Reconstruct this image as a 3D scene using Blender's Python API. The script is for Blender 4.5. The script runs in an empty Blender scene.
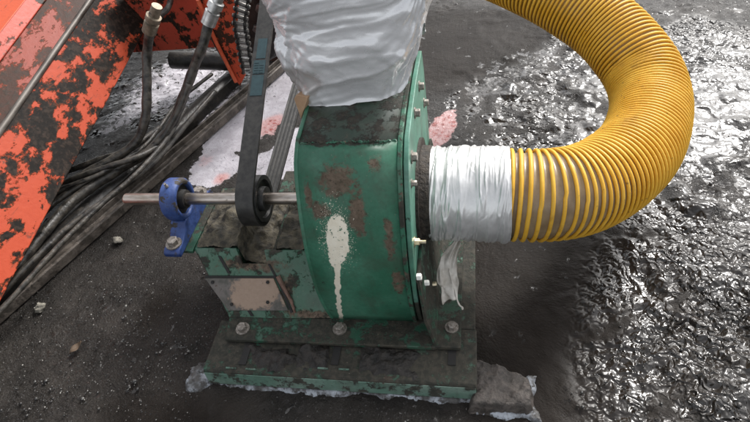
import bpy, bmesh, math, random
import numpy as np
from mathutils import Vector, Matrix
from math import sin, cos, pi, radians
random.seed(7)
S = bpy.context.scene
COL = S.collection

# ------------------------------------------------------------------ camera geometry (survey of the place)
FX = 542.0
RX = Vector((2937, 0, -542)).normalized()
RN = Vector((100, 539, 542)).normalized()
RN = (RN - RX * RX.dot(RN)).normalized()
RY = (-RN).cross(RX)
CAM = Vector((0.12415117, -0.86566081, 1.12817248))
def ray(px, py):
    q = Vector((px - 375.0, py - 211.0, FX))
    return Vector((RX.dot(q), RY.dot(q), -RN.dot(q)))
def at(px, py, axis, val):
    r = ray(px, py)
    return CAM + r * ((val - CAM[axis]) / r[axis])
def at_plane(px, py, p, n):
    r = ray(px, py); p = Vector(p); n = Vector(n)
    return CAM + r * ((p - CAM).dot(n) / r.dot(n))

# ------------------------------------------------------------------ numpy value noise
def _h(ix, iy, s):
    n = (ix * 374761393 + iy * 668265263 + s * 1442695041) & 0xFFFFFFFF
    n = ((n ^ (n >> 13)) * 1274126177) & 0xFFFFFFFF
    return ((n ^ (n >> 16)) & 0xFFFF) / 65535.0
def vn(x, y, s=0):
    x = np.asarray(x, float); y = np.asarray(y, float)
    ix = np.floor(x).astype(np.int64); iy = np.floor(y).astype(np.int64)
    fx = x - ix; fy = y - iy
    fx = fx * fx * fx * (fx * (fx * 6 - 15) + 10); fy = fy * fy * fy * (fy * (fy * 6 - 15) + 10)
    a = _h(ix, iy, s); b = _h(ix + 1, iy, s); c = _h(ix, iy + 1, s); d = _h(ix + 1, iy + 1, s)
    return (a * (1 - fx) + b * fx) * (1 - fy) + (c * (1 - fx) + d * fx) * fy
def fbm(x, y, s=0, o=4):
    t = 0; a = .5
    for i in range(o):
        t = t + a * (vn(x, y, s + i * 17) - .5) * 2; x = x * 2.03 + 3.1; y = y * 2.03 + 1.7; a *= .5
    return t
def ridge(x, y, s=0):
    return 1 - np.abs(fbm(x, y, s, 3)) * 2

# ------------------------------------------------------------------ node helpers
class NT:
    def __init__(self, name):
        self.m = bpy.data.materials.new(name); self.m.use_nodes = True
        self.t = self.m.node_tree; self.b = self.t.nodes['Principled BSDF']
        self.out = self.t.nodes['Material Output']
        self.geo = self.t.nodes.new('ShaderNodeNewGeometry')
        self.pos = self.geo.outputs['Position']
    def n(self, typ, **kw):
        n = self.t.nodes.new(typ)
        for k, v in kw.items(): setattr(n, k, v)
        return n
    def lk(self, v, sock):
        if hasattr(v, 'links'): self.t.links.new(v, sock)
        elif v is not None:
            if isinstance(v, tuple) and len(v) == 3 and len(sock.default_value) == 4: v = (*v, 1)
            sock.default_value = v
    def math(self, op, a, b=None, c=None, clamp=False):
        n = self.n('ShaderNodeMath', operation=op, use_clamp=clamp)
        self.lk(a, n.inputs[0])
        if b is not None: self.lk(b, n.inputs[1])
        if c is not None: self.lk(c, n.inputs[2])
        return n.outputs[0]
    def noise(self, scale, detail=5, rough=.6, vec=None, dist=0, stretch=None):
        n = self.n('ShaderNodeTexNoise'); v = vec or self.pos
        if stretch:
            mp = self.n('ShaderNodeMapping'); self.lk(v, mp.inputs[0]); mp.inputs['Scale'].default_value = stretch; v = mp.outputs[0]
        self.lk(v, n.inputs['Vector']); n.inputs['Scale'].default_value = scale
        n.inputs['Detail'].default_value = detail; n.inputs['Roughness'].default_value = rough; n.inputs['Distortion'].default_value = dist
        return n.outputs['Fac']
    def ss(self, v, lo, hi, a=0., b=1.):
        n = self.n('ShaderNodeMapRange', interpolation_type='SMOOTHSTEP')
        self.lk(v, n.inputs[0]); n.inputs[1].default_value = lo; n.inputs[2].default_value = hi
        n.inputs[3].default_value = a; n.inputs[4].default_value = b
        return n.outputs[0]
    def mix(self, f, a, b):
        n = self.n('ShaderNodeMix', data_type='RGBA')
        self.lk(f, n.inputs[0]); self.lk(a, n.inputs[6]); self.lk(b, n.inputs[7])
        return n.outputs[2]
    def mixf(self, f, a, b):
        n = self.n('ShaderNodeMix', data_type='FLOAT')
        self.lk(f, n.inputs[0]); self.lk(a, n.inputs[2]); self.lk(b, n.inputs[3])
        return n.outputs[0]
    def attr(self, name):
        n = self.n('ShaderNodeAttribute'); n.attribute_name = name
        return n.outputs['Fac']
    def xyz(self):
        n = self.n('ShaderNodeSeparateXYZ'); self.lk(self.pos, n.inputs[0]); return n.outputs
    def blob(self, c, r, noise=None, amt=.6, soft=.22):
        """soft ellipsoid region round world point c, its rim broken by noise"""
        v = self.n('ShaderNodeVectorMath', operation='SUBTRACT'); self.lk(self.pos, v.inputs[0]); v.inputs[1].default_value = c
        d = self.n('ShaderNodeVectorMath', operation='DIVIDE'); self.lk(v.outputs[0], d.inputs[0]); d.inputs[1].default_value = r
        l = self.n('ShaderNodeVectorMath', operation='LENGTH'); self.lk(d.outputs[0], l.inputs[0])
        x = self.math('SUBTRACT', 1.0, l.outputs['Value'])
        if noise is not None:
            x = self.math('ADD', x, self.math('MULTIPLY', self.math('SUBTRACT', noise, .5), amt * 3))
        return self.ss(x, 0.0, soft)
    def bump(self, h, strength=.3, dist=.01, prev=None):
        n = self.n('ShaderNodeBump'); self.lk(h, n.inputs['Height']); n.inputs['Strength'].default_value = strength
        n.inputs['Distance'].default_value = dist
        if prev is not None: self.t.links.new(prev, n.inputs['Normal'])
        self.t.links.new(n.outputs[0], self.b.inputs['Normal']); return n.outputs[0]
    def fin(self, col=None, rough=None, metal=None, spec=None, coat=None):
        for k, v in (('Base Color', col), ('Roughness', rough), ('Metallic', metal), ('Specular IOR Level', spec), ('Coat Weight', coat)):
            if v is not None: self.lk(v, self.b.inputs[k])
        return self.m
def mx(t, *ms):
    r = ms[0]
    for m in ms[1:]: r = t.math('MAXIMUM', r, m)
    return r

MUD = (.018, .0145, .011); MUD2 = (.05, .04, .03); RUST = (.095, .052, .034)
def painted(name, base, faded, mud=.5, rust=.5, blobs_rust=(), blobs_mud=(), chips=.62, splash=None, rough=.38):
    t = NT(name)
    big = t.noise(9, 4, .55); fine = t.noise(70, 6, .65); mid = t.noise(26, 6, .68)
    c = t.mix(t.ss(big, .38, .68), base, faded)
    c = t.mix(t.ss(t.noise(150, 3, .6), .35, .75, 0, .35), c, tuple(x * .55 for x in base))
    # vertical run-off streaks of dirt
    st = t.noise(30, 5, .6, stretch=(1, 1, .12))
    c = t.mix(t.ss(st, .56, .74, 0, .55), c, MUD2)
    r_m = t.ss(mid, chips + .13 - rust * .2, chips + .17 - rust * .2)
    for p, r in blobs_rust: r_m = mx(t, r_m, t.blob(p, r, t.noise(30, 9, .76), 1.25, .5))
    rc = t.mix(t.ss(fine, .35, .65), RUST, (.17, .105, .078))
    rc = t.mix(t.ss(t.noise(120, 4, .6), .55, .7), rc, (.05, .022, .014))
    c = t.mix(t.math('MULTIPLY', r_m, .85), c, rc)
    m_m = t.ss(t.noise(21, 8, .74), .665 - mud * .19, .71 - mud * .17)
    for p, r in blobs_mud: m_m = mx(t, m_m, t.blob(p, r, t.noise(22, 8, .72), .6))
    mc = t.mix(t.ss(fine, .4, .65), MUD, MUD2)
    c = t.mix(t.math('MULTIPLY', m_m, .93), c, mc)
    c = t.mix(t.ss(t.noise(13, 7, .7), .42, .72, 0, .42), c, (.055,.046,.034))
    # flecks of dry mud
    fl = t.ss(t.noise(260, 2, .5), .71, .74)
    c = t.mix(t.math('MULTIPLY', fl, .6), c, (.22, .19, .15))
    w = None
    if splash: w = splash(t); c = t.mix(w, c, t.mix(t.ss(fine, .3, .7), (.86,.81,.68), (.76,.70,.56)))
    ro = t.mixf(mx(t, r_m, m_m), t.mixf(fine, rough - .1, rough + .16), .78)
    h = t.math('ADD', t.math('MULTIPLY', m_m, t.math('ADD', .6, fine)), t.math('MULTIPLY', r_m, t.math('SUBTRACT', fine, .7)))
    h = t.math('ADD', h, t.math('MULTIPLY', big, .8))
    t.bump(h, .55, .004)
    return t.fin(c, ro, 0.0, .45)

def simple(name, a, b, scale=40, rough=(.4, .6), metal=0., bump=.2, bd=.002, spec=.5, stretch=None, mud=None):
    t = NT(name)
    f = t.noise(scale, 6, .65, stretch=stretch)
    c = t.mix(t.ss(f, .35, .65), a, b); ro = t.mixf(f, *rough); me = metal
    if mud is not None:
        m = t.ss(t.noise(24, 8, .72), mud, mud + .06)
        c = t.mix(m, c, t.mix(t.noise(120, 3, .6), MUD, MUD2)); ro = t.mixf(m, ro, .75)
        if metal: me = t.mixf(m, metal, 0.0)
    t.bump(f, bump, bd)
    return t.fin(c, ro, me, spec)

# ------------------------------------------------------------------ mesh helpers
class MB:
    def __init__(self): self.bm = bmesh.new()
    def box(self, a, b):
        x0, y0, z0 = a; x1, y1, z1 = b
        return self.hexa([(x0,y0,z0),(x1,y0,z0),(x1,y1,z0),(x0,y1,z0)], [(x0,y0,z1),(x1,y0,z1),(x1,y1,z1),(x0,y1,z1)])
    def hexa(self, lo, hi):
        return self.prism_pts(lo, hi)
    def prism_pts(self, lo, hi):
        v0 = [self.bm.verts.new(p) for p in lo]; v1 = [self.bm.verts.new(p) for p in hi]
        n = len(v0)
        self.bm.faces.new(v0[::-1]); self.bm.faces.new(v1)
        for i in range(n): self.bm.faces.new((v0[i], v0[(i+1) % n], v1[(i+1) % n], v1[i]))
        return self
    def prism(self, pts, off):
        off = Vector(off); pts = [Vector(p) for p in pts]
        return self.prism_pts(pts, [p + off for p in pts])
    def loft(self, rings, closed=True, cap=True):
        R = [[self.bm.verts.new(p) for p in r] for r in rings]
        n = len(R[0])
        for a, b in zip(R, R[1:]):
            for i in range(n if closed else n - 1):
                self.bm.faces.new((a[i], a[(i+1) % n], b[(i+1) % n], b[i]))
        if cap and closed:
            self.bm.faces.new(R[0][::-1]); self.bm.faces.new(R[-1])
        return self
    def tube(self, pts, r, n=10, cap=True, rfun=None):
        pts = [Vector(p) for p in pts]; rings = []; u = None
        for i, p in enumerate(pts):
            d = (pts[min(i+1, len(pts)-1)] - pts[max(i-1, 0)]).normalized()
            if u is None:
                u = d.cross(Vector((0,0,1)));
                if u.length < .1: u = d.cross(Vector((1,0,0)))
                u.normalize()
            u = (u - d * u.dot(d)).normalized(); w = d.cross(u)
            rr = rfun(i / (len(pts)-1)) if rfun else r
            rings.append([p + (u * cos(2*pi*k/n) + w * sin(2*pi*k/n)) * rr for k in range(n)])
        return self.loft(rings, True, cap)
    def lathe(self, prof, c, axis, n=48, cap=True):
        """prof: (distance along axis, radius)"""
        c = Vector(c); d = Vector(axis).normalized()
        u = d.cross(Vector((0,0,1)))
        if u.length < .1: u = Vector((1,0,0))
        u.normalize(); w = d.cross(u)
        return self.loft([[c + d*s + (u*cos(2*pi*k/n) + w*sin(2*pi*k/n))*r for k in range(n)] for s, r in prof], True, cap)
    def ring(self, prof, c, axis, n=48):
        """closed ring profile (along, radius) turned round an axis"""
        c = Vector(c); d = Vector(axis).normalized(); u = d.cross(Vector((0,0,1)))
        if u.length < .1: u = Vector((1,0,0))
        u.normalize(); w = d.cross(u)
        R = [[self.bm.verts.new(c + d*s + (u*cos(2*pi*k/n) + w*sin(2*pi*k/n))*r) for s, r in prof] for k in range(n)]
        m = len(prof)
        for k in range(n):
            a = R[k]; b = R[(k+1) % n]
            for i in range(m): self.bm.faces.new((a[i], a[(i+1) % m], b[(i+1) % m], b[i]))
        return self
    def grid(self, P):
        """P: list of rows of points, open sheet"""
        return self.loft(P, False, False)
def children_off(o):
    v = Vector(o.location)
    return v
ORI = {}
def build(name, mb, mat, parent=None, smooth=40, bevel=0, solid=0, sub=0):
    bm = mb.bm
    bmesh.ops.recalc_face_normals(bm, faces=bm.faces)
    org = ORI.get(parent.name, Vector((0,0,0))) if parent else Vector((0,0,0))
    if not parent:
        vs = [v.co for v in bm.verts]
        org = Vector(((min(v.x for v in vs)+max(v.x for v in vs))/2, (min(v.y for v in vs)+max(v.y for v in vs))/2, min(v.z for v in vs)))
    bmesh.ops.translate(bm, verts=bm.verts, vec=-org)
    me = bpy.data.meshes.new(name); bm.to_mesh(me); bm.free()
    me.polygons.foreach_set('use_smooth', [True]*len(me.polygons))
    if smooth and smooth < 180: me.set_sharp_from_angle(angle=radians(smooth))
    me.materials.append(mat)
    o = bpy.data.objects.new(name, me); COL.objects.link(o)
    if parent: o.parent = parent; ORI[o.name] = org
    else: o.location = org; ORI[o.name] = org
    if sub:
        m = o.modifiers.new('sub', 'SUBSURF'); m.levels = sub; m.render_levels = sub
    if solid:
        m = o.modifiers.new('sol', 'SOLIDIFY'); m.thickness = solid; m.offset = 0
    if bevel:
        m = o.modifiers.new('bev', 'BEVEL'); m.width = bevel; m.segments = 2; m.limit_method = 'ANGLE'; m.angle_limit = radians(40)
    return o
def empty(name, loc):
    o = bpy.data.objects.new(name, None); o.empty_display_size = .05; COL.objects.link(o); o.location = loc; ORI[o.name] = Vector(loc); return o
def tag(o, label=None, cat=None, group=None, kind=None):
    if label: o['label'] = label
    if cat: o['category'] = cat
    if group: o['group'] = group
    if kind: o['kind'] = kind
    return o
def catmull(P, step=.01):
    P = [Vector(p) for p in P]; P = [P[0]*2-P[1]] + P + [P[-1]*2-P[-2]]; out = []
    for i in range(1, len(P)-2):
        a, b, c, d = P[i-1:i+3]; k = max(2, int((c-b).length/step))
        for j in range(k):
            t = j/k
            out.append(.5*((2*b)+(c-a)*t+(2*a-5*b+4*c-d)*t*t+(3*b-a-3*c+d)*t**3))
    out.append(P[-2]); return out

# ------------------------------------------------------------------ materials
def splash(t):
    x, y, z = t.xyz()
    zz = t.math('DIVIDE', z, .6)
    n = t.n('ShaderNodeValToRGB'); t.lk(zz, n.inputs[0]); e = n.color_ramp
    # half width by height (times .02 m)
    st = [(.19,.20),(.24,.24),(.32,.19),(.40,.25),(.47,.22),(.50,.42),(.53,.72),(.57,.88),(.62,.85),(.655,.74),(.68,.45),(.692,.05)]
    e.elements[0].position = st[0][0]; e.elements[0].color = (st[0][1],)*3 + (1,)
    e.elements[1].position = st[-1][0]; e.elements[1].color = (0, 0, 0, 1)
    for p, w in st[1:-1]:
        q = e.elements.new(p); q.color = (w, w, w, 1)
    w = t.math('MULTIPLY', n.outputs[0], .025)
    wob = t.math('MULTIPLY', t.math('SUBTRACT', t.noise(28, 3, .6, stretch=(0.2, 0.2, 1)), .5), .022)
    # the run drifts with height as it does on the drum
    cx = t.math('ADD', t.math('MULTIPLY_ADD', z, .15, -.193), wob)
    d = t.math('ABSOLUTE', t.math('SUBTRACT', x, cx))
    edge = t.math('MULTIPLY', t.math('SUBTRACT', t.noise(150, 5, .75), .5), .016)
    m = t.math('SUBTRACT', t.math('ADD', w, t.math('MULTIPLY', edge, t.ss(z, .26, .31))), d)
    m = t.ss(m, -.0008, .0012)
    holes = t.ss(t.noise(120, 4, .7), .60, .63, 1, 0)
    m = t.math('MULTIPLY', m, t.mixf(t.ss(z, .29, .31), 1.0, holes))
    m = t.math('MULTIPLY', m, t.ss(t.math('ADD', z, t.math('MULTIPLY', edge, 2.0)), .416, .408))
    # thin sprayed halo of the splash
    halo = t.blob((-.139, -.19, .365), (.034, .1, .080), t.noise(200, 3, .7), .8)
    m = t.math('MAXIMUM', m, t.math('MULTIPLY', halo, t.ss(t.noise(420, 2, .5), .55, .63, 0, .7)))
    return t.math('MULTIPLY', m, t.ss(y, -.05, -.09))

GREEN = (.030, .130, .078); GREENF = (.060, .200, .130)
M = {}
M['drum'] = painted('green_drum_paint', GREEN, GREENF, mud=.08, rust=.05, splash=splash,
    blobs_rust=[((-.125,-.15,.475),(.038,.07,.035)),((-.095,-.18,.415),(.020,.06,.045)),((-.185,-.17,.445),(.010,.06,.03)),((-.035,-.2,.36),(.012,.05,.05)),((-.03,-.2,.26),(.014,.05,.04)),((-.165,-.16,.42),(.02,.05,.022)),((-.06,-.15,.50),(.02,.05,.016))],
    blobs_mud=[((-.11,-.085,.52),(.12,.016,.03))])
M['roof'] = painted('muddy_roof_paint', (.024,.048,.033), (.06,.078,.060), mud=.95, rust=.5)
M['side'] = painted('faded_green_side_paint', (.075,.22,.155), (.14,.30,.235), mud=.0, rust=.02, blobs_mud=[((.0,-.16,.12),(.05,.12,.07)),((.0,.02,.16),(.05,.2,.07))])
M['rim'] = painted('muddy_rim_paint', (.02,.12,.07), (.06,.17,.11), mud=.95, rust=.8)
M['foot'] = painted('muddy_foot_paint', (.020,.08,.048), (.038,.11,.07), mud=1.28, rust=.2)
M['base'] = painted('base_frame_paint', (.022,.075,.048), (.045,.105,.07), mud=1.52, rust=.5,
    blobs_mud=[((-.22,-.28,.055),(.12,.03,.02)),((-.02,-.28,.055),(.07,.03,.02))])
M['face'] = painted('base_front_paint', (.11,.20,.155), (.20,.28,.235), mud=.85, rust=.3, rough=.28)
M['panel'] = painted('pedestal_green_paint', (.04,.115,.072), (.075,.148,.105), mud=.8, rust=.4, blobs_rust=[((-.31,-.14,.12),(.02,.04,.05)),((-.40,-.13,.175),(.10,.05,.016)),((-.26,-.17,.08),(.09,.05,.010))])
M['tan'] = painted('worn_tan_cover', (.10,.095,.085), (.15,.125,.105), mud=.1, rust=.1)
def tan2():
    t = NT('worn_cover_plate')
    n = t.noise(36, 8, .7); f = t.noise(110, 5, .65)
    b = t.blob((-.385,-.15,.13),(.075,.06,.05), t.noise(26, 8, .7), .6)
    c = t.mix(b, t.mix(t.ss(n,.4,.62), (.075,.072,.062), (.14,.125,.115)), t.mix(f, (.25,.175,.125), (.35,.26,.20)))
    c = t.mix(t.ss(n,.62,.68), c, (.05,.03,.02))
    t.bump(t.math('ADD', f, b), .4, .003)
    return t.fin(c, .72)
M['tan'] = tan2()
M['mudmat'] = simple('caked_mud', (.028,.023,.017), (.095,.078,.056), 55, (.55,.9), 0, .9, .012)
M['dark'] = simple('dark_recess', (.006,.006,.006), (.014,.012,.011), 60, (.6,.8))
M['steel'] = simple('polished_shaft_steel', (.30,.25,.205), (.50,.45,.41), 60, (.2,.42), .92, .1, .001, stretch=(.3,1,1), mud=.60)
M['steeld'] = simple('worn_dark_steel', (.09,.085,.08), (.2,.19,.18), 50, (.35,.55), .75, .2, .002, mud=.55)
M['bolt'] = simple('muddy_bolt_steel', (.16,.14,.12), (.34,.31,.28), 160, (.4,.65), .6, .3, .001, mud=.6)
M['brass'] = simple('plated_bolt', (.50,.42,.26), (.66,.60,.46), 120, (.25,.4), .8, .1, .001)
M['whiteb'] = simple('white_cap', (.62,.63,.58), (.75,.75,.70), 120, (.4,.5))
M['blue'] = simple('blue_bearing_paint', (.014,.036,.14), (.036,.075,.23), 30, (.42,.65), 0, .7, .004, mud=.53)
M['rubber'] = simple('black_belt_rubber', (.014,.0135,.013), (.035,.033,.030), 70, (.38,.55), 0, .2, .001, mud=.68)
M['teal'] = simple('teal_belt_print', (.012,.034,.041), (.018,.048,.056), 90, (.45,.6), 0, .1, .001)
M['pulley'] = simple('dark_pulley_iron', (.03,.03,.031), (.075,.074,.072), 60, (.35,.55), .5, .3, .002, mud=.64)
M['hoseblk'] = simple('muddy_black_hose', (.013,.012,.011), (.075,.066,.054), 40, (.18,.5), 0, .7, .005, mud=.60)
M['fitting'] = simple('hose_fitting_steel', (.40,.40,.39), (.60,.60,.59), 60, (.25,.4), .85, .1, .001, mud=.68)
M['fitting2'] = simple('dull_hose_fitting', (.13,.105,.075), (.25,.205,.15), 60, (.4,.6), .5, .2, .001, mud=.6)
M['rail'] = simple('muddy_steel_rail', (.04,.033,.027), (.125,.105,.088), 26, (.28,.65), .15, .8, .008, mud=.56)
M['raild'] = simple('greasy_black_bar', (.010,.0095,.009), (.026,.023,.020), 30, (.25,.5), .1, .6, .006, mud=.57)
M['card'] = simple('brown_cardboard', (.40,.25,.15), (.48,.32,.20), 30, (.8,.9))
M['stone'] = simple('muddy_stone', (.12,.11,.09), (.26,.24,.20), 60, (.7,.9), 0, .8, .01)
M['leaf'] = simple('dry_leaf', (.05,.032,.018), (.09,.058,.034), 60, (.6,.8))
def peeled(name, pa, pb, cover, scale=7.0, under=(.016,.0125,.010), light=.0):
    t = NT(name)
    n = t.noise(scale*3.0, 11, .68, dist=.12, stretch=(1,.55,.85)); big = t.noise(scale*.35, 3, .5)
    v = t.math('ADD', n, t.math('MULTIPLY', t.math('SUBTRACT', big, .5), .50))
    p = t.ss(v, cover, cover + .012)
    fine = t.noise(60, 6, .65)
    col = t.mix(fine, pa, pb)
    col = t.mix(t.ss(t.noise(22, 8, .75), .60, .68, 0, .8), col, (.07,.035,.022))
    sc = t.noise(90, 5, .6, stretch=(1,.12,1))
    un = t.mix(t.ss(fine, .45, .65), under, (.035,.024,.018))
    rim = t.math('MULTIPLY', t.ss(v, cover-.035, cover), t.ss(v, cover+.03, cover+.012))
    col = t.mix(t.ss(sc, .60, .68, 0, .6), col, (.09,.03,.016))
    un = t.mix(t.math('MULTIPLY', rim, .75), un, (.16,.035,.012))
    c = t.mix(p, un, col)
    t.bump(t.math('ADD', p, t.math('MULTIPLY', fine, .5)), .6, .003)
    return t.fin(c, t.mixf(p, .42, t.mixf(fine, .35, .6)), 0, t.mixf(p, .14, .3))
M['orange'] = peeled('peeling_orange_paint', (.36,.044,.016), (.45,.068,.025), .545, under=(.010,.008,.0065))
M['orangeb'] = peeled('bright_orange_paint', (.44,.062,.018), (.52,.085,.026), .36)
M['brown'] = peeled('rust_brown_face', (.20,.04,.026), (.26,.055,.035), .545, under=(.050,.024,.017))
M['redp'] = peeled('red_orange_plate_paint', (.33,.042,.022), (.42,.066,.038), .46)
M['redrust'] = peeled('rusty_gusset_paint', (.46,.06,.025), (.55,.09,.04), .50, scale=14, under=(.05,.026,.018))
M['worn'] = simple('worn_ridge_steel', (.035,.028,.023), (.13,.115,.10), 16, (.35,.6), .3, .4, .003, stretch=(1,.3,1))
def crumple(t, scale, stretch, strength, dist):
    n = t.n('ShaderNodeTexNoise'); t.lk(t.pos, n.inputs['Vector']); n.inputs['Scale'].default_value = scale*.7; n.inputs['Detail'].default_value = 3
    v = t.n('ShaderNodeVectorMath', operation='MULTIPLY_ADD'); t.lk(n.outputs['Color'], v.inputs[0]); v.inputs[1].default_value = (.09,.09,.09); t.lk(t.pos, v.inputs[2])
    mp = t.n('ShaderNodeMapping'); t.lk(v.outputs[0], mp.inputs[0]); mp.inputs['Scale'].default_value = stretch; mp.inputs['Rotation'].default_value = (.3,.5,.4)
    hs = None
    for k, (sc, am) in enumerate(((scale, 1.0), (scale*2.3, .42), (scale*5, .15))):
        q = t.n('ShaderNodeTexVoronoi', feature='F1'); t.lk(mp.outputs[0], q.inputs['Vector']); q.inputs['Scale'].default_value = sc
        h = t.math('MULTIPLY', q.outputs['Distance'], am); hs = h if hs is None else t.math('ADD', hs, h)
    t.bump(hs, strength, dist)
def plastic():
    t = NT('silver_plastic_sheet')
    f = t.noise(18, 6, .6); g = t.noise(5, 3, .5)
    c = t.mix(t.ss(g,.35,.65), (.66,.665,.675), (.80,.805,.815))
    c = t.mix(t.ss(t.noise(11, 8, .7), .60, .72, 0, .5), c, (.36,.33,.30))
    c = t.mix(t.math('MULTIPLY', t.blob((-.21,.01,.585),(.06,.08,.035), t.noise(20,6,.7), .5), .55), c, (.36,.32,.295))
    crumple(t, 9, (1,1,1.6), .32, .012)
    return t.fin(c, t.mixf(f, .18, .36), .22, .55)
M['plastic'] = plastic()
def tape():
    t = NT('silver_duct_tape')
    f = t.noise(40, 6, .6); x = t.xyz()[0]
    c = t.mix(t.ss(t.noise(14,5,.6),.35,.7), (.60,.60,.595), (.76,.76,.755))
    c = t.mix(t.ss(t.noise(24, 8, .72), .64, .74, 0, .5), c, (.20,.18,.16))
    crumple(t, 16, (1.8,.6,.6), .26, .008)
    return t.fin(c, t.mixf(f, .24, .40), .5, .5)
M['tape'] = tape()
def yellow():
    t = NT('yellow_hose_rib_plastic')
    f = t.noise(16, 7, .68); g = t.noise(90, 4, .6)
    c = t.mix(t.ss(f,.3,.7), (.62,.33,.022), (.72,.425,.05))
    d = t.ss(t.noise(12, 8, .72), .54, .72, 0, .65)
    c = t.mix(d, c, (.30,.15,.022)); c = t.mix(t.ss(g,.66,.72,0,.7), c, (.10,.06,.025))
    t.bump(g, .12, .002)
    return t.fin(c, t.mixf(f, .36, .60), 0, .4)
M['rib'] = yellow()
def wall():
    t = NT('translucent_hose_wall')
    f = t.noise(14, 7, .65); x, y, z = t.xyz()
    far = t.ss(t.math('ADD', x, y), .24, .70)
    a = t.mix(t.ss(f,.35,.65), (.23,.165,.095), (.36,.275,.17)); b = t.mix(t.ss(f,.35,.65), (.30,.155,.018), (.46,.25,.03))
    c = t.mix(far, a, b)
    t.bump(f, .2, .004)
    m = t.fin(c, t.mixf(f, .22, .4), 0, .5)
    t.b.inputs['Transmission Weight'].default_value = .0
    t.b.inputs['Subsurface Weight'].default_value = .15; t.b.inputs['Subsurface Radius'].default_value = (.02,.01,.004); t.b.inputs['Subsurface Scale'].default_value = .5
    return m
M['wall'] = wall()
def crust():
    t = NT('pale_slurry_crust')
    f = t.noise(60, 7, .7); g = t.noise(18, 5, .65)
    c = t.mix(t.ss(g,.38,.62), (.07,.067,.064), (.40,.43,.475)); c = t.mix(t.ss(f,.48,.60), c, (.04,.037,.034))
    t.bump(f, .8, .006)
    return t.fin(c, t.mixf(f, .3, .6), 0, .5)
M['crust'] = crust()
M['flap'] = simple('torn_pale_plastic', (.42,.39,.34), (.62,.59,.54), 30, (.35,.55), .05, .3, .004, mud=.62)

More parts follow.
